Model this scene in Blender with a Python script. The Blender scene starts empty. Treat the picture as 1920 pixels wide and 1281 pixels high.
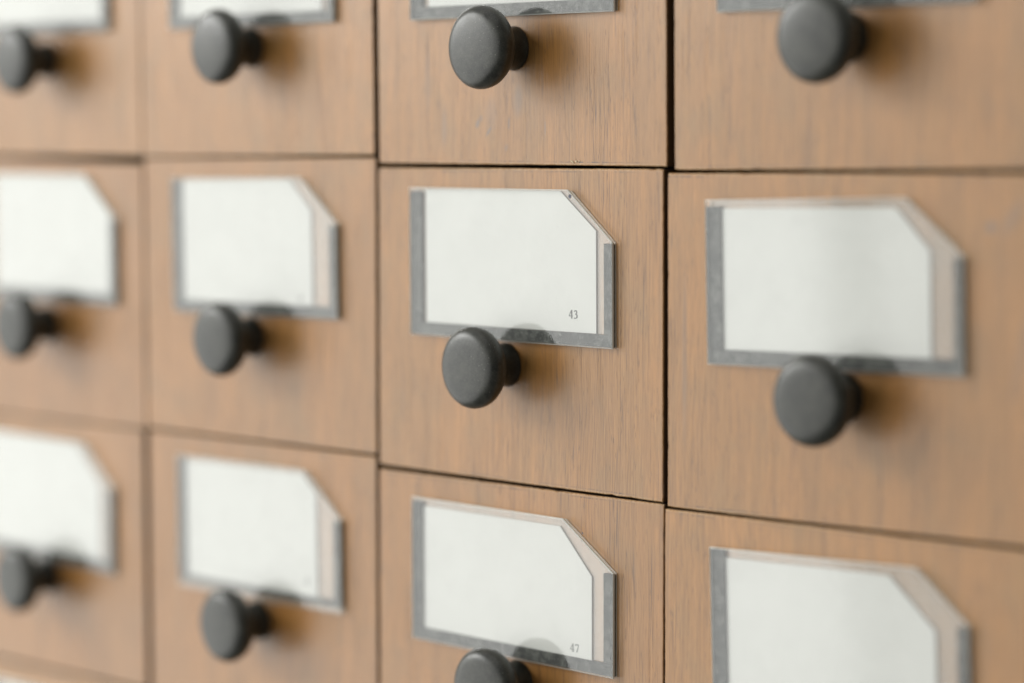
import bpy, bmesh, math, random
from mathutils import Vector, Matrix

# ------------------------------------------------------------------ camera, world, light
scn = bpy.context.scene
C = scn.collection
MM = 0.001


def look_basis(yaw, pitch, roll):
    cy, sy, cp, sp, cr, sr = math.cos(yaw), math.sin(yaw), math.cos(pitch), math.sin(pitch), math.cos(roll), math.sin(roll)
    f = Vector((-sy * cp, cy * cp, -sp))
    r = Vector((cy, sy, 0))
    u = r.cross(f)
    return cr * r + sr * u, -sr * r + cr * u, f


CAM_POS = Vector((0.91567, -0.65881, 0.01426))
R_, U_, F_ = look_basis(0.80982445, 0.08103493, -0.00164553)
cam = bpy.data.cameras.new("camera")
cam_o = bpy.data.objects.new("camera", cam)
C.objects.link(cam_o)
cam_o.matrix_world = Matrix(((R_.x, U_.x, -F_.x, CAM_POS.x), (R_.y, U_.y, -F_.y, CAM_POS.y), (R_.z, U_.z, -F_.z, CAM_POS.z), (0, 0, 0, 1)))
cam.sensor_width = 36.0
cam.lens = 5000.0 / 1920.0 * 36.0
cam.clip_start = 0.01
cam.clip_end = 50
cam.dof.use_dof = True
cam.dof.focus_distance = 0.927
cam.dof.aperture_fstop = 2.9
cam.dof.aperture_blades = 9
scn.camera = cam_o

world = bpy.data.worlds.new("World")
scn.world = world
world.use_nodes = True
bgn = world.node_tree.nodes["Background"]
bgn.inputs[0].default_value = (0.98, 1.0, 0.97, 1)
bgn.inputs[1].default_value = 0.12

scn.view_settings.view_transform = 'Standard'
scn.view_settings.look = 'None'
scn.view_settings.exposure = -0.05
scn.view_settings.gamma = 1.0


def area(name, az, el, dist, w, h, radiance, col):
    """soft window / bright room wall: az = degrees to the left of the cabinet's normal, el = elevation"""
    tgt = Vector((0.2, 0, -0.06))
    a, e = math.radians(az), math.radians(el)
    d = Vector((-math.sin(a) * math.cos(e), -math.cos(a) * math.cos(e), math.sin(e)))
    l = bpy.data.lights.new(name, 'AREA')
    l.shape = 'RECTANGLE'
    l.size, l.size_y = w, h
    l.energy = radiance * math.pi * w * h
    l.color = col
    o = bpy.data.objects.new(name, l)
    C.objects.link(o)
    o.location = tgt + d * dist
    o.rotation_euler = (-d).to_track_quat('-Z', 'Y').to_euler()
    return o


area("window_light", 56, 20, 3.0, 1.6, 1.0, 14.5, (1.0, 1.0, 0.97))
area("window_wall_bounce", 60, -14, 3.05, 2.6, 2.5, 2.4, (1.0, 1.0, 0.975))
area("room_wall_bounce", 10, 4, 3.2, 3.2, 3.6, 1.42, (1.0, 0.985, 0.95))
area("ceiling_bounce", 30, 72, 2.6, 3.4, 2.6, 0.85, (1.0, 0.99, 0.97))

random.seed(11)


# ------------------------------------------------------------------ materials
class NT:
    def __init__(s, name):
        s.m = bpy.data.materials.new(name)
        s.m.use_nodes = True
        s.t = s.m.node_tree
        s.t.nodes.clear()
        s.out = s.n('ShaderNodeOutputMaterial')

    def n(s, kind, **kw):
        nd = s.t.nodes.new(kind)
        for k, v in kw.items():
            setattr(nd, k, v)
        return nd

    def l(s, a, b):
        s.t.links.new(a, b)

    def val(s, sock, v):
        if hasattr(v, 'is_linked') or isinstance(v, bpy.types.NodeSocket):
            s.l(v, sock)
        else:
            sock.default_value = v

    def math(s, op, a, b=0.0, c=0.0, clamp=False):
        nd = s.n('ShaderNodeMath', operation=op, use_clamp=clamp)
        s.val(nd.inputs[0], a)
        s.val(nd.inputs[1], b)
        if op in ('MULTIPLY_ADD', 'COMPARE', 'SMOOTH_MIN'):
            s.val(nd.inputs[2], c)
        return nd.outputs[0]

    def mapr(s, v, a, b, c=0.0, d=1.0, smooth=False):
        nd = s.n('ShaderNodeMapRange', clamp=True)
        if smooth:
            nd.interpolation_type = 'SMOOTHSTEP'
        s.val(nd.inputs[0], v)
        for i, x in enumerate((a, b, c, d)):
            nd.inputs[i + 1].default_value = x
        return nd.outputs[0]

    def mix(s, f, a, b, mode='MIX'):
        nd = s.n('ShaderNodeMix', data_type='RGBA', blend_type=mode)
        s.val(nd.inputs[0], f)
        for i, x in ((6, a), (7, b)):
            if isinstance(x, tuple):
                nd.inputs[i].default_value = (*x, 1)
            else:
                s.l(x, nd.inputs[i])
        return nd.outputs[2]

    def noise(s, vec, scale, detail=3, rough=0.5, dist=0.0):
        nd = s.n('ShaderNodeTexNoise')
        s.l(vec, nd.inputs['Vector'])
        nd.inputs['Scale'].default_value = scale
        nd.inputs['Detail'].default_value = detail
        nd.inputs['Roughness'].default_value = rough
        nd.inputs['Distortion'].default_value = dist
        return nd.outputs[0]

    def mapping(s, vec, scale, loc=(0, 0, 0)):
        nd = s.n('ShaderNodeMapping')
        s.l(vec, nd.inputs[0])
        nd.inputs['Scale'].default_value = scale
        nd.inputs['Location'].default_value = loc
        return nd.outputs[0]

    def coord_mm(s):
        """object coordinates in millimetres, shifted differently for every drawer"""
        tc = s.n('ShaderNodeTexCoord')
        a = s.mapping(tc.outputs['Object'], (1000, 1000, 1000))
        oi = s.n('ShaderNodeObjectInfo')
        sc = s.n('ShaderNodeVectorMath', operation='MULTIPLY')
        s.l(oi.outputs['Location'], sc.inputs[0])
        sc.inputs[1].default_value = (7310, 0, 5190)
        ad = s.n('ShaderNodeVectorMath', operation='ADD')
        s.l(a, ad.inputs[0])
        s.l(sc.outputs[0], ad.inputs[1])
        return a, ad.outputs[0]


def wood_material(name, marks=(), tint=(1, 1, 1), dark=1.0):
    g = NT(name)
    raw, P = g.coord_mm()
    # slight waviness so that fibres are not ruler straight
    wv = g.noise(g.mapping(P, (0.02, 0.02, 0.012)), 1.0, 2)
    wob = g.n('ShaderNodeVectorMath', operation='SCALE')
    g.l(g.n('ShaderNodeCombineXYZ').outputs[0], wob.inputs[0])
    cmb = wob.inputs[0].links[0].from_node
    g.l(g.math('SUBTRACT', wv, 0.5), cmb.inputs[0])
    wob.inputs['Scale'].default_value = 6.0
    ad = g.n('ShaderNodeVectorMath', operation='ADD')
    g.l(P, ad.inputs[0])
    g.l(wob.outputs[0], ad.inputs[1])
    Q = ad.outputs[0]
    broad = g.noise(g.mapping(Q, (0.085, 0.085, 0.008)), 1.0, 3, 0.55)
    band = g.noise(g.mapping(Q, (0.30, 0.30, 0.018), (50, 0, 9)), 1.0, 3, 0.6)
    blot = g.noise(g.mapping(P, (0.06, 0.06, 0.045), (5, 0, 77)), 1.0, 3, 0.55)
    fibre = g.noise(g.mapping(Q, (3.1, 3.1, 0.04)), 1.0, 3, 0.65)
    fine = g.noise(g.mapping(Q, (5.5, 5.5, 0.12), (3, 0, 3)), 1.0, 2, 0.6)
    # base: tan brown, drifting to greyer olive and to pinker tones
    base = g.mix(g.mapr(broad, 0.36, 0.64, smooth=True), (0.445, 0.208, 0.052), (0.372, 0.184, 0.050))
    base = g.mix(g.mapr(band, 0.40, 0.70, 0.0, 0.7), base, (0.340, 0.166, 0.048))
    base = g.mix(g.mapr(blot, 0.50, 0.72, 0, 0.5), base, (0.270, 0.165, 0.062))
    base = g.mix(g.mapr(fibre, 0.30, 0.54, 0.65, 0.0), base, (0.21, 0.096, 0.026))
    base = g.mix(g.mapr(fibre, 0.58, 0.80, 0.0, 0.25), base, (0.60, 0.36, 0.19))
    base = g.mix(g.mapr(fine, 0.32, 0.5, 0.7, 0.0), base, (0.19, 0.090, 0.024))
    # pores: short dark ticks along the grain, gathered in bands
    vor = g.n('ShaderNodeTexVoronoi', feature='F1', distance='EUCLIDEAN')
    g.l(g.mapping(Q, (1.9, 1.9, 0.16)), vor.inputs['Vector'])
    vor.inputs['Scale'].default_value = 1.0
    vor.inputs['Randomness'].default_value = 1.0
    sepc = g.n('ShaderNodeSeparateColor')
    g.l(vor.outputs['Color'], sepc.inputs[0])
    tick = g.mapr(vor.outputs['Distance'], 0.13, 0.24, 1.0, 0.0)
    tick = g.math('MULTIPLY', tick, g.mapr(sepc.outputs[0], 0.45, 0.75, 0.0, 0.9))
    dens = g.noise(g.mapping(Q, (0.16, 0.16, 0.02), (8, 1, 1)), 1.0, 2)
    pore = g.math('MULTIPLY', tick, g.mapr(dens, 0.32, 0.52))
    # a few long dark veins
    vein = g.noise(g.mapping(Q, (0.75, 0.75, 0.012), (21, 0, 4)), 1.0, 2, 0.5)
    vmask = g.math('MULTIPLY', g.mapr(g.math('ABSOLUTE', g.math('SUBTRACT', vein, 0.5)), 0.0, 0.022, 1.0, 0.0), g.mapr(dens, 0.38, 0.58, 0.0, 0.75))
    pore = g.math('MAXIMUM', pore, vmask)
    base = g.mix(pore, base, (0.085, 0.040, 0.016))
    for (mx, mz, rx, rz, ang, st) in marks:      # dents and grey stains of this one front
        mp = g.n('ShaderNodeMapping', vector_type='TEXTURE')
        g.l(raw, mp.inputs[0])
        mp.inputs['Location'].default_value = (mx, 0, mz)
        mp.inputs['Rotation'].default_value = (0, math.radians(ang), 0)
        mp.inputs['Scale'].default_value = (rx, 1000, rz)
        ln = g.n('ShaderNodeVectorMath', operation='LENGTH')
        g.l(mp.outputs[0], ln.inputs[0])
        f = g.math('MULTIPLY', g.mapr(ln.outputs['Value'], 0.3, 1.15, st, 0.0, smooth=True), g.mapr(fibre, 0.25, 0.6, 0.5, 1.0))
        base = g.mix(f, base, (0.13, 0.13, 0.125))
    # worn seam of the edge band: broken dark line just inside the lower and upper edge, pale chips on the arris
    at = g.n('ShaderNodeAttribute', attribute_name='edge_mm', attribute_type='GEOMETRY')
    sp = g.n('ShaderNodeSeparateXYZ')
    g.l(at.outputs['Vector'], sp.inputs[0])
    rag = g.noise(g.mapping(P, (0.9, 0.9, 0.9)), 1.0, 3, 0.7)
    lng = g.noise(g.mapping(P, (0.03, 0.03, 0.03), (3, 3, 31)), 1.0, 1)
    for o in (0, 1):
        d = sp.outputs[o]
        line = g.mapr(g.math('ABSOLUTE', g.math('SUBTRACT', d, 1.15)), 0.10, 0.34, 1.0, 0.0)
        f = g.math('MULTIPLY', g.math('MULTIPLY', line, g.mapr(rag, 0.44, 0.54)), g.mapr(lng, 0.44, 0.56, 0.0, 0.9))
        base = g.mix(f, base, (0.07, 0.04, 0.02))
        arr = g.math('MULTIPLY', g.mapr(d, 0.25, 0.95, 1.0, 0.0), g.mapr(rag, 0.40, 0.62, 0.0, 0.6))
        base = g.mix(arr, base, (0.60, 0.42, 0.22))
    oi = g.n('ShaderNodeObjectInfo')
    base = g.mix(g.mapr(oi.outputs['Random'], 0.0, 1.0, 0.0, 0.75), base, (0.90, 0.86, 0.84), 'MULTIPLY')
    if tint != (1, 1, 1):
        base = g.mix(1.0, base, tint, 'MULTIPLY')
    b = g.n('ShaderNodeBsdfPrincipled')
    g.l(base, b.inputs['Base Color'])
    g.l(g.mapr(fibre, 0.3, 0.7, 0.36, 0.29), b.inputs['Roughness'])
    b.inputs['IOR'].default_value = 1.5
    b.inputs['Specular IOR Level'].default_value = 0.8
    bump = g.n('ShaderNodeBump')
    bump.inputs['Distance'].default_value = 0.00006
    bump.inputs['Strength'].default_value = 0.55
    h = g.math('SUBTRACT', g.math('ADD', g.math('MULTIPLY', fibre, 0.7), g.math('MULTIPLY', fine, 0.35)), g.math('MULTIPLY', pore, 1.0))
    g.l(h, bump.inputs['Height'])
    g.l(bump.outputs[0], b.inputs['Normal'])
    g.l(b.outputs[0], g.out.inputs[0])
    return g.m


def plain(name, col, rough=0.6, spec=0.5):
    g = NT(name)
    b = g.n('ShaderNodeBsdfPrincipled')
    b.inputs['Base Color'].default_value = (*col, 1)
    b.inputs['Roughness'].default_value = rough
    b.inputs['Specular IOR Level'].default_value = spec
    g.l(b.outputs[0], g.out.inputs[0])
    return g.m


def knob_material():
    g = NT('black_satin_plastic')
    raw, P = g.coord_mm()
    sm = g.noise(g.mapping(P, (0.22, 0.22, 0.22)), 1.0, 4, 0.6)
    gr = g.noise(g.mapping(P, (3.2, 3.2, 3.2)), 1.0, 2, 0.6)
    base = g.mix(g.mapr(sm, 0.35, 0.7), (0.012, 0.014, 0.011), (0.040, 0.042, 0.033))
    dust = g.n('ShaderNodeTexVoronoi')
    g.l(g.mapping(P, (0.75, 0.75, 0.75)), dust.inputs['Vector'])
    dust.inputs['Scale'].default_value = 1.0
    sc = g.n('ShaderNodeSeparateColor')
    g.l(dust.outputs['Color'], sc.inputs[0])
    f = g.math('MULTIPLY', g.mapr(dust.outputs['Distance'], 0.06, 0.15, 1, 0), g.mapr(sc.outputs[0], 0.70, 0.76))
    base = g.mix(g.math('MULTIPLY', f, 0.7), base, (0.30, 0.29, 0.26))
    base = g.mix(g.mapr(gr, 0.50, 0.68, 0, 0.22), base, (0.22, 0.21, 0.19))
    b = g.n('ShaderNodeBsdfPrincipled')
    g.l(base, b.inputs['Base Color'])
    g.l(g.mapr(sm, 0.3, 0.7, 0.33, 0.43), b.inputs['Roughness'])
    b.inputs['Specular IOR Level'].default_value = 0.5
    bump = g.n('ShaderNodeBump')
    bump.inputs['Distance'].default_value = 0.00005
    bump.inputs['Strength'].default_value = 0.5
    g.l(gr, bump.inputs['Height'])
    g.l(bump.outputs[0], b.inputs['Normal'])
    g.l(b.outputs[0], g.out.inputs[0])
    return g.m


def acrylic_front(name='clear_acrylic', veil=(0.03, 0.07)):
    """clear sheet: two air surfaces reflect, the rest passes through"""
    g = NT(name)
    raw, P = g.coord_mm()
    geo = g.n('ShaderNodeNewGeometry')
    dt = g.n('ShaderNodeVectorMath', operation='DOT_PRODUCT')
    g.l(geo.outputs['Incoming'], dt.inputs[0])
    g.l(geo.outputs['Normal'], dt.inputs[1])
    inv = g.math('SUBTRACT', 1.0, g.math('ABSOLUTE', dt.outputs['Value']), clamp=True)
    sch = g.math('ADD', 0.078, g.math('MULTIPLY', g.math('POWER', inv, 4.2), 0.92), clamp=True)
    haze = g.noise(g.mapping(P, (0.10, 0.10, 0.10)), 1.0, 4, 0.6)
    tr = g.n('ShaderNodeBsdfTransparent')
    tr.inputs[0].default_value = (0.965, 0.975, 0.965, 1)
    gl = g.n('ShaderNodeBsdfGlossy')
    gl.inputs['Roughness'].default_value = 0.05
    gl.inputs[0].default_value = (1, 1, 1, 1)
    m1 = g.n('ShaderNodeMixShader')
    g.l(sch, m1.inputs[0])
    g.l(tr.outputs[0], m1.inputs[1])
    g.l(gl.outputs[0], m1.inputs[2])
    df = g.n('ShaderNodeBsdfDiffuse')
    df.inputs[0].default_value = (0.80, 0.81, 0.78, 1)
    m2 = g.n('ShaderNodeMixShader')
    # scuffs and dust specks, over a diffuse veil that brightens the clear areas
    sp = g.noise(g.mapping(P, (1.3, 1.3, 1.3)), 1.0, 2, 0.6)
    f = g.math('ADD', g.mapr(haze, 0.45, 0.8, *veil), g.math('MULTIPLY', g.mapr(sp, 0.68, 0.76), 0.10))
    g.l(f, m2.inputs[0])
    g.l(m1.outputs[0], m2.inputs[1])
    g.l(df.outputs[0], m2.inputs[2])
    g.l(m2.outputs[0], g.out.inputs[0])
    return g.m


def acrylic_edge():
    g = NT('frosted_edge_highlight')  # frosted edges, kept pale to imitate light refracted along the rim
    tr = g.n('ShaderNodeBsdfTransparent')
    tr.inputs[0].default_value = (0.86, 0.90, 0.86, 1)
    b = g.n('ShaderNodeBsdfPrincipled')
    b.inputs['Base Color'].default_value = (0.84, 0.87, 0.83, 1)
    b.inputs['Roughness'].default_value = 0.3
    m = g.n('ShaderNodeMixShader')
    m.inputs[0].default_value = 0.8
    g.l(tr.outputs[0], m.inputs[1])
    g.l(b.outputs[0], m.inputs[2])
    g.l(m.outputs[0], g.out.inputs[0])
    return g.m


def tape_material():
    g = NT('dark_grey_tape')
    raw, P = g.coord_mm()
    a = g.noise(g.mapping(P, (0.30, 0.30, 0.30)), 1.0, 4, 0.65)
    s = g.noise(g.mapping(P, (1.3, 1.3, 1.3)), 1.0, 3, 0.7)
    base = g.mix(g.mapr(a, 0.46, 0.62), (0.010, 0.012, 0.010), (0.085, 0.088, 0.078))
    base = g.mix(g.mapr(s, 0.56, 0.68, 0, 0.7), base, (0.24, 0.25, 0.22))
    b = g.n('ShaderNodeBsdfPrincipled')
    g.l(base, b.inputs['Base Color'])
    b.inputs['Roughness'].default_value = 0.6
    b.inputs['Specular IOR Level'].default_value = 0.3
    g.l(b.outputs[0], g.out.inputs[0])
    return g.m


def paper_material():
    g = NT('white_card')
    raw, P = g.coord_mm()
    a = g.noise(g.mapping(P, (0.05, 0.05, 0.05)), 1.0, 3, 0.5)
    s = g.noise(g.mapping(P, (2.0, 2.0, 2.0)), 1.0, 2, 0.5)
    base = g.mix(g.mapr(a, 0.35, 0.7), (0.68, 0.68, 0.655), (0.655, 0.655, 0.63))
    base = g.mix(g.mapr(s, 0.3, 0.7, 0.0, 0.06), base, (0.6, 0.6, 0.57))
    b = g.n('ShaderNodeBsdfPrincipled')
    g.l(base, b.inputs['Base Color'])
    b.inputs['Roughness'].default_value = 0.8
    b.inputs['Specular IOR Level'].default_value = 0.2
    g.l(b.outputs[0], g.out.inputs[0])
    return g.m


M_WOOD = wood_material('walnut_veneer')
M_WOOD_C0 = wood_material('walnut_veneer_stained', marks=[
    (-19.0, 14.6, 1.3, 2.2, 20, 0.75), (-17.2, 16.6, 1.3, 1.6, 0, 0.45), (-13.2, 11.8, 0.7, 2.6, 38, 0.85), (-2.6, 14.6, 0.4, 2.9, 0, 0.9), (2.0, 22.5, 3.0, 7.0, 3, 0.4),
    (-37.0, 13.0, 1.8, 9.0, 0, 0.35), (15.9, 13.0, 0.45, 3.5, 0, 0.6), (-4.0, 6.0, 1.2, 1.8, 25, 0.35), (-12.0, 18.0, 4.0, 8.0, 0, 0.3), (-46, 30, 2, 14, 0, 0.25)])
M_WOOD_D1 = wood_material('walnut_veneer_knotted', marks=[(58.2, 97.2, 2.0, 2.4, 25, 0.8), (66, 100, 3, 8, 35, 0.35), (-67, 50, 1.5, 34, 0, 0.35), (70, 60, 3, 20, 10, 0.25)])
M_EDGE = plain('panel_side_gap_shade', (0.10, 0.055, 0.026), 0.75, 0.3)  # panel sides coloured dark so the gaps look deeply shaded
M_INNER = plain('carcass_gap_shade', (0.018, 0.014, 0.010), 0.9, 0.1)  # near-black colour stands for the shade deep in the gaps
M_KNOB = knob_material()
M_CLEAR = acrylic_front()
M_BACK = acrylic_front('brightening_film', (0.12, 0.20))  # added film, its diffuse veil lightens the clear strips
M_RIM = acrylic_edge()
M_TAPE = tape_material()
M_PAPER = paper_material()
M_INK = plain('grey_ink', (0.07, 0.07, 0.07), 0.8, 0.1)
M_INK_PALE = plain('pale_grey_ink', (0.17, 0.17, 0.165), 0.8, 0.1)
M_FAINT = plain('faint_ghost_ink', (0.64, 0.64, 0.615), 0.8, 0.1)
M_SPECK = plain('blue_grey_speck', (0.10, 0.10, 0.13), 0.6, 0.3)
M_CHIP = plain('raw_pale_wood', (0.66, 0.56, 0.38), 0.8, 0.2)


# ------------------------------------------------------------------ object helpers
def link_mesh(name, verts, faces, mats, parent=None, fmat=None, smooth=False):
    me = bpy.data.meshes.new(name)
    me.from_pydata([(v[0] * MM, v[1] * MM, v[2] * MM) for v in verts], [], faces)
    for m in mats:
        me.materials.append(m)
    if fmat:
        for p, i in zip(me.polygons, fmat):
            p.material_index = i
    if smooth:
        for p in me.polygons:
            p.use_smooth = True
    me.update()
    o = bpy.data.objects.new(name, me)
    C.objects.link(o)
    if parent:
        o.parent = parent
    return o


def prism(poly, y0, y1, chamfer=0.0):
    """poly: (x,z) counter-clockwise seen from the front (-y). y0 = front, y1 = back."""
    n = len(poly)
    vs, fs, tag = [], [], []
    cx = sum(p[0] for p in poly) / n
    cz = sum(p[1] for p in poly) / n

    def inset(d):
        out = []
        for i in range(n):
            a, b, c = Vector(poly[i - 1]), Vector(poly[i]), Vector(poly[(i + 1) % n])
            e1, e2 = (b - a).normalized(), (c - b).normalized()
            n1, n2 = Vector((-e1.y, e1.x)), Vector((-e2.y, e2.x))
            k = (n1 + n2)
            k = k / max(k.length_squared, 1e-6) * 2
            q = b + k * d
            out.append((q.x, q.y))
        return out
    if chamfer:
        inn = inset(chamfer)
        vs += [(x, y0, z) for x, z in inn]
        vs += [(x, y0 + chamfer, z) for x, z in poly]
        vs += [(x, y1, z) for x, z in poly]
        fs.append(tuple(range(n)))
        tag.append(0)
        for i in range(n):
            j = (i + 1) % n
            fs.append((i, i + n, j + n, j))
            tag.append(1)
        for i in range(n):
            j = (i + 1) % n
            fs.append((i + n, i + 2 * n, j + 2 * n, j + n))
            tag.append(2)
        fs.append(tuple(reversed(range(2 * n, 3 * n))))
        tag.append(3)
    else:
        vs += [(x, y0, z) for x, z in poly] + [(x, y1, z) for x, z in poly]
        fs.append(tuple(range(n)))
        tag.append(0)
        for i in range(n):
            j = (i + 1) % n
            fs.append((i, i + n, j + n, j))
            tag.append(2)
        fs.append(tuple(reversed(range(n, 2 * n))))
        tag.append(3)
    return vs, fs, tag


def fix_normals(o):
    bm = bmesh.new()
    bm.from_mesh(o.data)
    bmesh.ops.recalc_face_normals(bm, faces=bm.faces)
    bm.to_mesh(o.data)
    bm.free()


def box(name, x0, x1, y0, y1, z0, z1, mat, parent):
    vs, fs, tg = prism([(x0, z0), (x1, z0), (x1, z1), (x0, z1)], y0, y1)
    o = link_mesh(name, vs, fs, [mat], parent)
    fix_normals(o)
    return o


def front_panel(parent, ox, oz, tl, tr, br, bl, yoff, mat):
    """drawer front with small softened, slightly nicked edges; corners given as cabinet (x,z) in mm"""
    tl, tr, br, bl = [Vector((p[0] - ox, p[1] - oz)) for p in (tl, tr, br, bl)]
    N, T = 60, 17.0
    rnd = random.Random(int(ox * 7 + oz * 13))
    loop = []
    for a, b, kind in ((bl, br, 'h'), (br, tr, 'v'), (tr, tl, 'h'), (tl, bl, 'v')):
        e = (b - a)
        nrm = Vector((-e.y, e.x)).normalized()
        for i in range(N):
            t = i / N
            p = a + e * t
            d = 0.0
            if 0 < i:
                d = abs(rnd.gauss(0, 0.05))
                if rnd.random() < 0.03:
                    d += rnd.uniform(0.08, 0.26)
            else:
                d = 0.25
            loop.append(p + nrm * d)
    n = len(loop)
    vs, fs, fm = [], [], []
    cen = (tl + tr + br + bl) / 4
    ring = []
    # rings: back, side front edge, arris, 3 mm inside, then centre grid is a single face
    for (ins, y) in ((0.0, T), (0.0, 0.28), (0.30, 0.0), (3.0, 0.0)):
        s = len(vs)
        for p in loop:
            sx = (abs(br.x - bl.x) / 2 - ins) / (abs(br.x - bl.x) / 2)
            sz = (abs(tl.y - bl.y) / 2 - ins) / (abs(tl.y - bl.y) / 2)
            q = Vector((cen.x + (p.x - cen.x) * sx, cen.y + (p.y - cen.y) * sz))
            vs.append((q.x, y + yoff, q.y))
        ring.append(s)
    for k in range(3):
        a, b = ring[k], ring[k + 1]
        for i in range(n):
            j = (i + 1) % n
            fs.append((a + i, b + i, b + j, a + j))
            fm.append(1 if k == 0 else 0)
    fs.append(tuple(ring[3] + i for i in range(n)))
    fm.append(0)
    fs.append(tuple(reversed([ring[0] + i for i in range(n)])))
    fm.append(1)
    o = link_mesh('front_panel', vs, fs, [mat, M_EDGE], parent, fm)
    fix_normals(o)
    at = o.data.attributes.new('edge_mm', 'FLOAT_VECTOR', 'POINT')
    for i, v in enumerate(vs):
        x, z = v[0], v[2]
        tt = (x - bl.x) / (br.x - bl.x)
        zb = bl.y + (br.y - bl.y) * tt
        zt = tl.y + (tr.y - tl.y) * tt
        db, dt = z - zb, zt - z
        if i >= ring[3]:
            db, dt = max(db, 3.0), max(dt, 3.0)
        at.data[i].vector = (db, dt, 0)
    return o


PROF_HEAD = [(6.9, 9.0), (7.6, 10.2), (9.6, 10.9), (11.9, 11.5), (13.3, 12.4), (14.2, 13.7), (14.65, 15.2), (14.72, 16.4), (14.45, 17.7), (13.75, 18.8),
             (12.7, 19.7), (11.6, 20.15), (10.4, 20.4), (8.0, 20.65), (4.0, 20.85), (0.0, 20.9)]
PROF_STEM = [(0.0, 0.0), (7.9, 0.0), (7.9, 0.5), (7.55, 1.3), (7.25, 2.6), (7.05, 4.5), (6.95, 7.0), (7.0, 9.6)]


def lathe(name, prof, mat, parent, seg=72):
    vs, fs = [], []
    rings = []
    for r, h in prof:
        if r == 0:
            rings.append([len(vs)])
            vs.append((0, -h, 0))
        else:
            s = len(vs)
            rings.append(list(range(s, s + seg)))
            for k in range(seg):
                a = 2 * math.pi * k / seg
                vs.append((r * math.cos(a), -h, r * math.sin(a)))
    for a, b in zip(rings, rings[1:]):
        for k in range(seg):
            j = (k + 1) % seg
            if len(a) == 1:
                fs.append((a[0], b[k], b[j]))
            elif len(b) == 1:
                fs.append((a[k], b[0], a[j]))
            else:
                fs.append((a[k], b[k], b[j], a[j]))
    o = link_mesh(name, vs, fs, [mat], parent, smooth=True)
    fix_normals(o)
    return o


# serif digits drawn with strokes of changing width, 1 unit = cap height: lists of (x, z, half width)
DIGITS = {
    '4': [[(0.42, 1.0, .05), (0.24, 0.66, .035), (0.04, 0.30, .035)], [(0.03, 0.29, .04), (0.62, 0.29, .04)], [(0.44, 1.0, .065), (0.44, 0.04, .065)], [(0.30, 0.02, .025), (0.58, 0.02, .025)]],
    '3': [[(0.06, 0.78, .03), (0.12, 0.90, .035), (0.26, 0.97, .04), (0.40, 0.92, .055), (0.46, 0.78, .07), (0.42, 0.65, .055), (0.32, 0.56, .035), (0.20, 0.52, .025)],
          [(0.26, 0.53, .03), (0.42, 0.48, .045), (0.51, 0.36, .07), (0.50, 0.20, .07), (0.40, 0.08, .05), (0.24, 0.02, .035), (0.10, 0.04, .05), (0.05, 0.09, .03)]],
    '7': [[(0.03, 0.76, .02), (0.08, 0.88, .04), (0.12, 0.95, .05), (0.58, 0.95, .05)], [(0.58, 0.97, .03), (0.44, 0.50, .05), (0.28, 0.0, .05)]],
}


def number(parent, text, x, z, h, mat, y):
    """printed digits a hair above the paper"""
    vs, fs, px, lay = [], [], x, 0
    for ch in text:
        for st in DIGITS[ch]:
            lay += 1
            for i, (a, b, w) in enumerate(st):
                p0 = Vector(st[max(i - 1, 0)][:2])
                p1 = Vector(st[min(i + 1, len(st) - 1)][:2])
                d = (p1 - p0).normalized()
                n = Vector((-d.y, d.x)) * w * 1.55
                for sg in (1, -1):
                    vs.append((px + (a + n.x * sg) * h * 1.15, y - lay * 0.002, z + (b + n.y * sg) * h))
                if i:
                    k = len(vs)
                    fs.append((k - 4, k - 3, k - 1, k - 2))
        px += 0.84 * h
    return link_mesh('printed_number', vs, fs, [mat], parent)


def smudge(name, parent, x, z, rx, rz, y, mat, thick=0.02, seg=14):
    rnd = random.Random(int(x * 31 + z * 17))
    poly = [(x + rx * math.cos(2 * math.pi * k / seg) * rnd.uniform(0.75, 1.1), z + rz * math.sin(2 * math.pi * k / seg) * rnd.uniform(0.75, 1.1)) for k in range(seg)]
    vs, fs, tg = prism(poly, y - thick, y)
    o = link_mesh(name, vs, fs, [mat], parent)
    fix_normals(o)
    return o


# ------------------------------------------------------------------ one drawer
H = 113.4
GROUP = "card catalogue drawers in the wooden cabinet"
PLATE = (105.0, 54.6, 83.4, 36.8)         # lower left origin
TAPE_Y, PLATE_B, PLATE_F = -1.55, -1.6, -2.6


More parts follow.
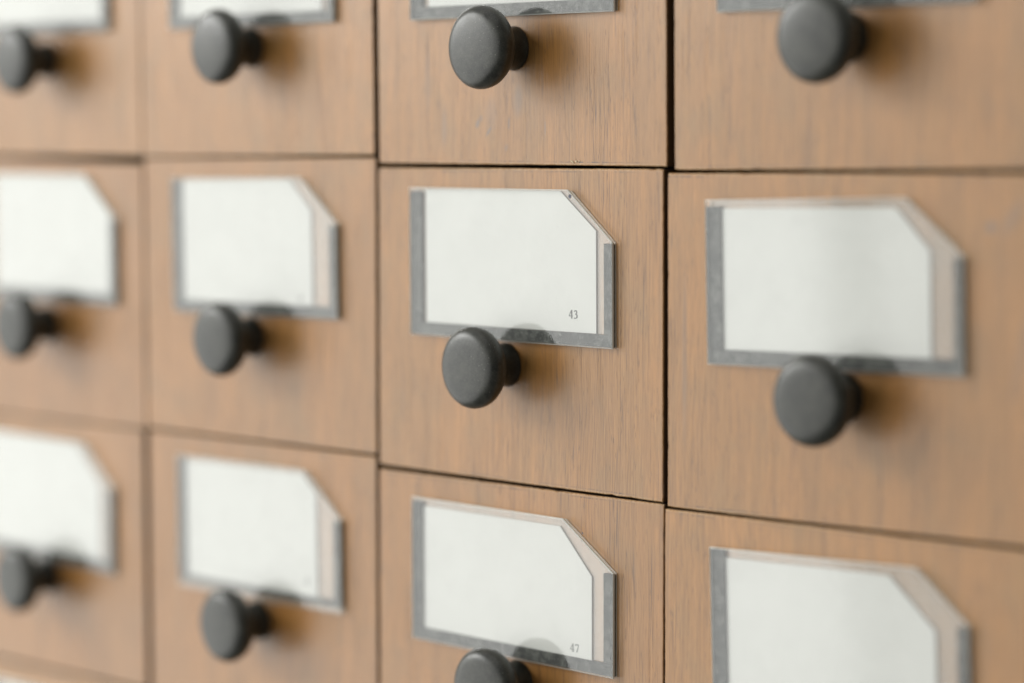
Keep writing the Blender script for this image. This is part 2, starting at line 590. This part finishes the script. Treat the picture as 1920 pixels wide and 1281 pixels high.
def drawer(label, tl, tr, br, bl, yoff, holder, card, knob, mat=M_WOOD, tilt=0.0, cardtilt=0.0, text=None, tapew=(5.6, 4.6, 4.8), cardshape=None, plate=PLATE, lift=0.0):
    ox = (tl[0] + tr[0] + bl[0] + br[0]) / 4
    oz = (bl[1] + br[1]) / 2
    root = bpy.data.objects.new('drawer', None)
    C.objects.link(root)
    root.empty_display_size = 0.02
    root.location = (ox * MM, 0, oz * MM)
    root['label'] = label
    root['category'] = 'drawer'
    root['group'] = GROUP
    front_panel(root, ox, oz, tl, tr, br, bl, yoff, mat)
    # knob
    k = lathe('knob', PROF_HEAD, M_KNOB, root)
    k.location = ((knob[0] - ox) * MM, yoff * MM, (knob[1] - oz) * MM)
    rr = random.Random(int(knob[0] * 3 + knob[1]))
    k.rotation_euler = (math.radians(rr.uniform(-1, 1)), rr.uniform(0, 6.28), math.radians(rr.uniform(-1, 1)))
    lathe('stem', PROF_STEM, M_KNOB, k)
    # label holder: clear sheet on three strips of grey tape
    hx, hz = holder[0] - ox, holder[1] - oz
    ca, sa = math.cos(math.radians(tilt)), math.sin(math.radians(tilt))

    def place(poly):
        return [(hx + x * ca - z * sa, hz + x * sa + z * ca) for x, z in poly]
    pw, ph, pc, pd = plate
    vs, fs, tg = prism(place([(0, 0), (pw, 0), (pw, pd), (pc, ph), (0, ph)]), PLATE_F + yoff, PLATE_B + yoff, 0.26)
    keep = [(f, t) for f, t in zip(fs, tg) if t != 3]        # back face left out: the front carries both reflections
    hold = link_mesh('label_holder', vs, [f for f, t in keep], [M_CLEAR, M_RIM], root, [0 if t == 0 else 1 for f, t in keep])
    vs, fs, tg = prism(place([(0.4, 0.4), (pw - 0.4, 0.4), (pw - 0.4, pd - 0.2), (pc - 0.2, ph - 0.4), (0.4, ph - 0.4)]), -0.35 + yoff, 0.0 + yoff)
    link_mesh('brightening_sheet', vs, [f for f, t in zip(fs, tg) if t != 3], [M_BACK, M_RIM], hold, [0 if t == 0 else 1 for t in tg if t != 3])  # extra sheet put in to brighten the wood beside the card
    lw, bw, rw = tapew
    rr = random.Random(int(holder[0] * 5 + holder[1] * 3))
    top = ph - rr.uniform(0.4, 2.4)
    for poly in ([(-0.7, bw + 0.15), (lw, bw + 0.15), (lw, top), (-0.7, top)],
                 [(-0.7, 0.3 + lift), (pw - 0.9, 0.3 + lift), (pw - 0.9, bw), (-0.7, bw)],
                 [(pw - 0.1 - rw, bw + 0.15), (pw - 0.9, bw + 0.15), (pw - 0.9, pd - 0.6), (pw - 0.1 - rw, pd - 0.6)]):
        vs, fs, tg = prism(place(poly), TAPE_Y + yoff, -0.4 + yoff)
        t = link_mesh('tape_strip', vs, fs, [M_TAPE], hold)
        fix_normals(t)
    # white card behind the sheet
    cx, cz = card[0] - ox - 0.7, card[1] - oz
    cw, ch, cc, cd = cardshape or (88.3, 48.6, 17.8, 13.0)
    c2, s2 = math.cos(math.radians(tilt + cardtilt)), math.sin(math.radians(tilt + cardtilt))
    poly = [(0, 0), (cw, 0), (cw, ch - cd), (cw - cc, ch), (0, ch)]
    poly = [(cx + x * c2 - z * s2, cz + x * s2 + z * c2) for x, z in poly]
    cy0, cy1 = -0.80 + yoff, -0.50 + yoff
    cy0 -= 0.03
    vs, fs, tg = prism(poly, cy0, cy1)
    cardo = link_mesh('label_card', vs, fs, [M_PAPER], root)
    fix_normals(cardo)
    if text:
        number(cardo, text[0], text[1] - ox - 0.7, text[2] - oz, 2.9, text[3], cy0 - 0.012)
    return root, hold, cardo, ox, oz, cy0


# --- top row
drawer("black-knobbed walnut drawer at top left, its knob cut by the photo's left edge",
       (-150.2, 112.2), (-0.8, 112.4), (-0.5, 1.7), (-150, 1.0), 0.2, (-126.0, 54.4), (-115.5, 57.5), (-69.7, 42.8))
drawer("black-knobbed walnut drawer in the top row, second from the photo's left edge",
       (-0.2, 112.3), (147.6, 112.5), (148.6, 3.2), (0.1, 1.3), 0.1, (22.8, 53.6), (28.5, 56.8), (73.6, 45.0), cardshape=(91, 48, 17.8, 13))
drawer("walnut drawer directly above the drawer numbered 43, small grey dents below its black knob",
       (150.8, 112.0), (299.0, 112.0), (300.1, 0.2), (151.9, 0.0), -0.35, (172.3, 52.8), (173.8 + 8, 57.3), (225.3, 41.4), mat=M_WOOD_C0, cardshape=(80, 47, 15, 13))
drawer("walnut drawer at top right, its black knob cut by the photo's top edge",
       (302.0, 112.0), (450.2, 112.6), (449.4, 0.9), (303.0, -0.9), 0.15, (323.8, 51.0), (331, 56.0), (377.5, 41.6))
# --- second row
r = drawer("blurred walnut drawer in the middle row, leftmost, faint lines printed on its white card",
           (-149.6, 0.1), (-0.4, -2.0), (0.1, -113.3), (-149.8, -115.3), 0.1, (-122.6, -61.9), (-109.8, -58.9), (-72.2, -72.6), cardshape=(88.3, 52, 20, 15.5))
for q in range(5):
    smudge('faint_print', r[2], -80 - r[3] + q * 1.2, -20 - q * 5.2 - r[4], 24, 0.7, r[5], M_FAINT)
r = drawer("blurred walnut drawer immediately left of the drawer numbered 43",
           (0.5, 0.5), (149.0, 2.0), (148.7, -110.9), (0.8, -112.5), 0.3, (23.6, -61.9), (26.6, -58.6), (72.3, -70.1), tilt=0.9, tapew=(5.0, 4.6, 5.2), cardshape=(86.2, 50.6, 13.5, 12.2))
smudge('faint_print', r[2], 104.5 - r[3], -53.2 - r[4], 0.9, 1.3, r[5], M_INK_PALE)
smudge('faint_print', r[2], 60 - r[3], -29 - r[4], 4, 0.6, r[5], M_FAINT)
smudge('faint_print', r[2], 72 - r[3], -28.4 - r[4], 3, 0.6, r[5], M_FAINT)
r = drawer("walnut drawer in sharp focus with 43 printed on its white card",
           (151.1, -1.7), (298.3, -0.6), (298.6, -114.0), (150.9, -114.3), -0.25, (171.8, -63.4), (179.8, -58.6), (221.0, -71.9), tilt=0.35, text=("43", 254.6, -53.3, M_INK),
           cardshape=(88.3, 49.3, 17.6, 13.6))
smudge('speck', r[1], 256.2 - r[3], -10.6 - r[4], 0.75, 0.8, PLATE_F - 0.25, M_SPECK, 0.06)
smudge('speck', r[1], 250.3 - r[3], -21.3 - r[4], 0.22, 0.22, PLATE_F - 0.25, M_FAINT, 0.06)
r = drawer("walnut drawer immediately right of the drawer numbered 43, large blank white card",
           (299.8, -2.0), (449.6, -0.5), (449.8, -112.4), (300.2, -115.4), 0.25, (320.4, -65.2), (327.0, -60.8), (376.9, -72.3), mat=M_WOOD_D1, tilt=1.5,
           cardshape=(85.6, 47.4, 13.2, 13.4), tapew=(6.0, 5.0, 4.0))
smudge('faint_print', r[2], 336 - r[3], -28.6 - r[4], 4.5, 0.3, r[5], M_FAINT)
smudge('faint_print', r[2], 332 - r[3], -34.2 - r[4], 3.0, 0.3, r[5], M_FAINT)
# --- third row
drawer("blurred walnut drawer in the third row, leftmost, two places left of the one numbered 47",
       (-149.8, -116.1), (-1.9, -114.0), (-1.7, -224.5), (-149.6, -228.3), 0.1, (-127.0, -177.2), (-120.5, -172.9), (-75.2, -184.6), tilt=-0.2, cardshape=(88.3, 50.0, 18.5, 17.0))
r = drawer("blurred walnut drawer in the third row, between the leftmost one and the one numbered 47",
           (2.3, -113.4), (149.1, -111.8), (149.0, -223.5), (2.7, -224.2), -0.3, (25.6, -176.2), (29.2, -172.4), (75.6, -184.5), tilt=0.8, tapew=(4.2, 4.6, 5.2), lift=1.9,  # tape lifted so a pale strip imitates the reflecting plate edge
           cardshape=(85.9, 49.0, 8.5, 7.0))
smudge('faint_print', r[2], 108.0 - r[3], -164.5 - r[4], 1.0, 1.3, r[5], M_INK_PALE)
r = drawer("walnut drawer at bottom centre with 47 printed on its white card",
           (150.3, -116.1), (298.8, -114.6), (298.6, -224.4), (150.0, -225.6), 0.0, (171.7, -178.1), (177.2, -173.6), (226.6, -186.9), tilt=0.1, plate=(105.4, 53.6, 80.6, 37.0),
           text=("47", 255.0, -171.6, M_INK_PALE), tapew=(5.0, 4.6, 5.4), cardshape=(88.6, 46.0, 15.8, 16.2))
smudge('speck', r[1], 262.2 - r[3], -128.4 - r[4], 0.3, 0.5, PLATE_F - 0.02, M_SPECK, 0.06)
smudge('speck', r[1], 276.0 - r[3], -170.9 - r[4], 0.25, 0.25, PLATE_F + 0.02, M_SPECK, 0.06)
drawer("walnut drawer in the bottom right corner, only its card holder in view, no knob",
       (299.3, -116.1), (449.5, -113.6), (449.5, -225.6), (299.6, -225.8), -0.15, (324.0, -180.6), (329.8, -175.3), (378.4, -186.5), plate=(106, 54.2, 86.0, 37.8), tilt=2.1, cardshape=(87.0, 45.8, 18.0, 16.0))
# --- fourth row: only a sliver of the leftmost one is in the photo
drawer("walnut drawer of which only a sliver shows in the photo's bottom left corner",
       (-149.6, -229.6), (0.4, -225.8), (0.4, -338.8), (-149.6, -340.0), 0.0, (-122.0, -291.0), (-112, -286.8), (-76.5, -299.0))
drawer("walnut drawer in the lowest row, second from left, below the photo's edge",
       (1.9, -225.9), (149.2, -225.3), (149.2, -338.4), (1.6, -338.8), 0.1, (24.0, -290.6), (31, -286.8), (74.0, -299.0))
drawer("walnut drawer in the lowest row, directly under the drawer numbered 47",
       (150.6, -227.2), (298.6, -226.2), (298.6, -339.2), (150.8, -339.2), -0.1, (172.0, -291.4), (179, -287.4), (224.5, -299.6))
drawer("walnut drawer in the lowest row, rightmost, below the photo's edge",
       (300.2, -227.4), (449.6, -227.4), (449.6, -339.4), (300.2, -339.4), 0.1, (322.0, -291.6), (330, -287.6), (376.0, -299.8))

# ------------------------------------------------------------------ cabinet carcass behind and round the fronts
cab = bpy.data.objects.new('card_cabinet', None)
C.objects.link(cab)
cab.location = (0.15, 0.2, -0.375)
cab['label'] = "wooden card catalogue cabinet, its frame darkened to shade the gaps between the drawers"
cab['category'] = 'cabinet'
OX, OY, OZ = 150, 200, -375


def cbox(name, x0, x1, y0, y1, z0, z1, mat):
    return box(name, x0 - OX, x1 - OX, y0 - OY, y1 - OY, z0 - OZ, z1 - OZ, mat, cab)


cbox('side_panel', -175, -152.2, -1, 420, -375, 135, M_WOOD)
cbox('side_panel', 452.2, 475, -1, 420, -375, 135, M_WOOD)
cbox('top_panel', -152.2, 452.2, -1, 420, 114.5, 135, M_WOOD)
cbox('plinth', -152.2, 452.2, -1, 420, -375, -342, M_WOOD)
cbox('back_panel', -152.2, 452.2, 410, 420, -342, 114.5, M_INNER)
for x in (0, 150, 300):
    cbox('divider', x - 6, x + 6, 17.6, 410, -342, 114.5, M_INNER)
for x0, x1 in ((-152.2, -6), (6, 144), (156, 294), (306, 452.2)):
    for z in (0, -113.6, -227):
        cbox('rail', x0, x1, 17.6, 60, z - 6, z + 6, M_INNER)

# raw splinters where the veneer is chipped on the lower edge of the top centre drawer
for o in list(C.objects):
    if o.type == 'EMPTY' and 'directly above the drawer numbered 43' in o.get('label', ''):
        loc = o.location
        bm_v, bm_f = [], []
        rnd = random.Random(5)
        for k in range(9):
            cx = 256.5 + rnd.uniform(-2.2, 2.2) - loc.x / MM
            cz = 1.0 + rnd.uniform(-0.5, 0.9) - loc.z / MM
            s = rnd.uniform(0.25, 0.6)
            b = len(bm_v)
            for q in range(5):
                a = q * 2 * math.pi / 5 + rnd.random()
                bm_v.append((cx + s * math.cos(a), -0.45 - rnd.uniform(0, 0.15), cz + s * 0.6 * math.sin(a)))
            bm_v.append((cx, -0.7, cz))
            for q in range(5):
                bm_f.append((b + q, b + (q + 1) % 5, b + 5))
        link_mesh('splinters', bm_v, bm_f, [M_CHIP], o)

scn.cycles.max_bounces = 8
scn.cycles.transparent_max_bounces = 12
scn.cycles.use_denoising = True
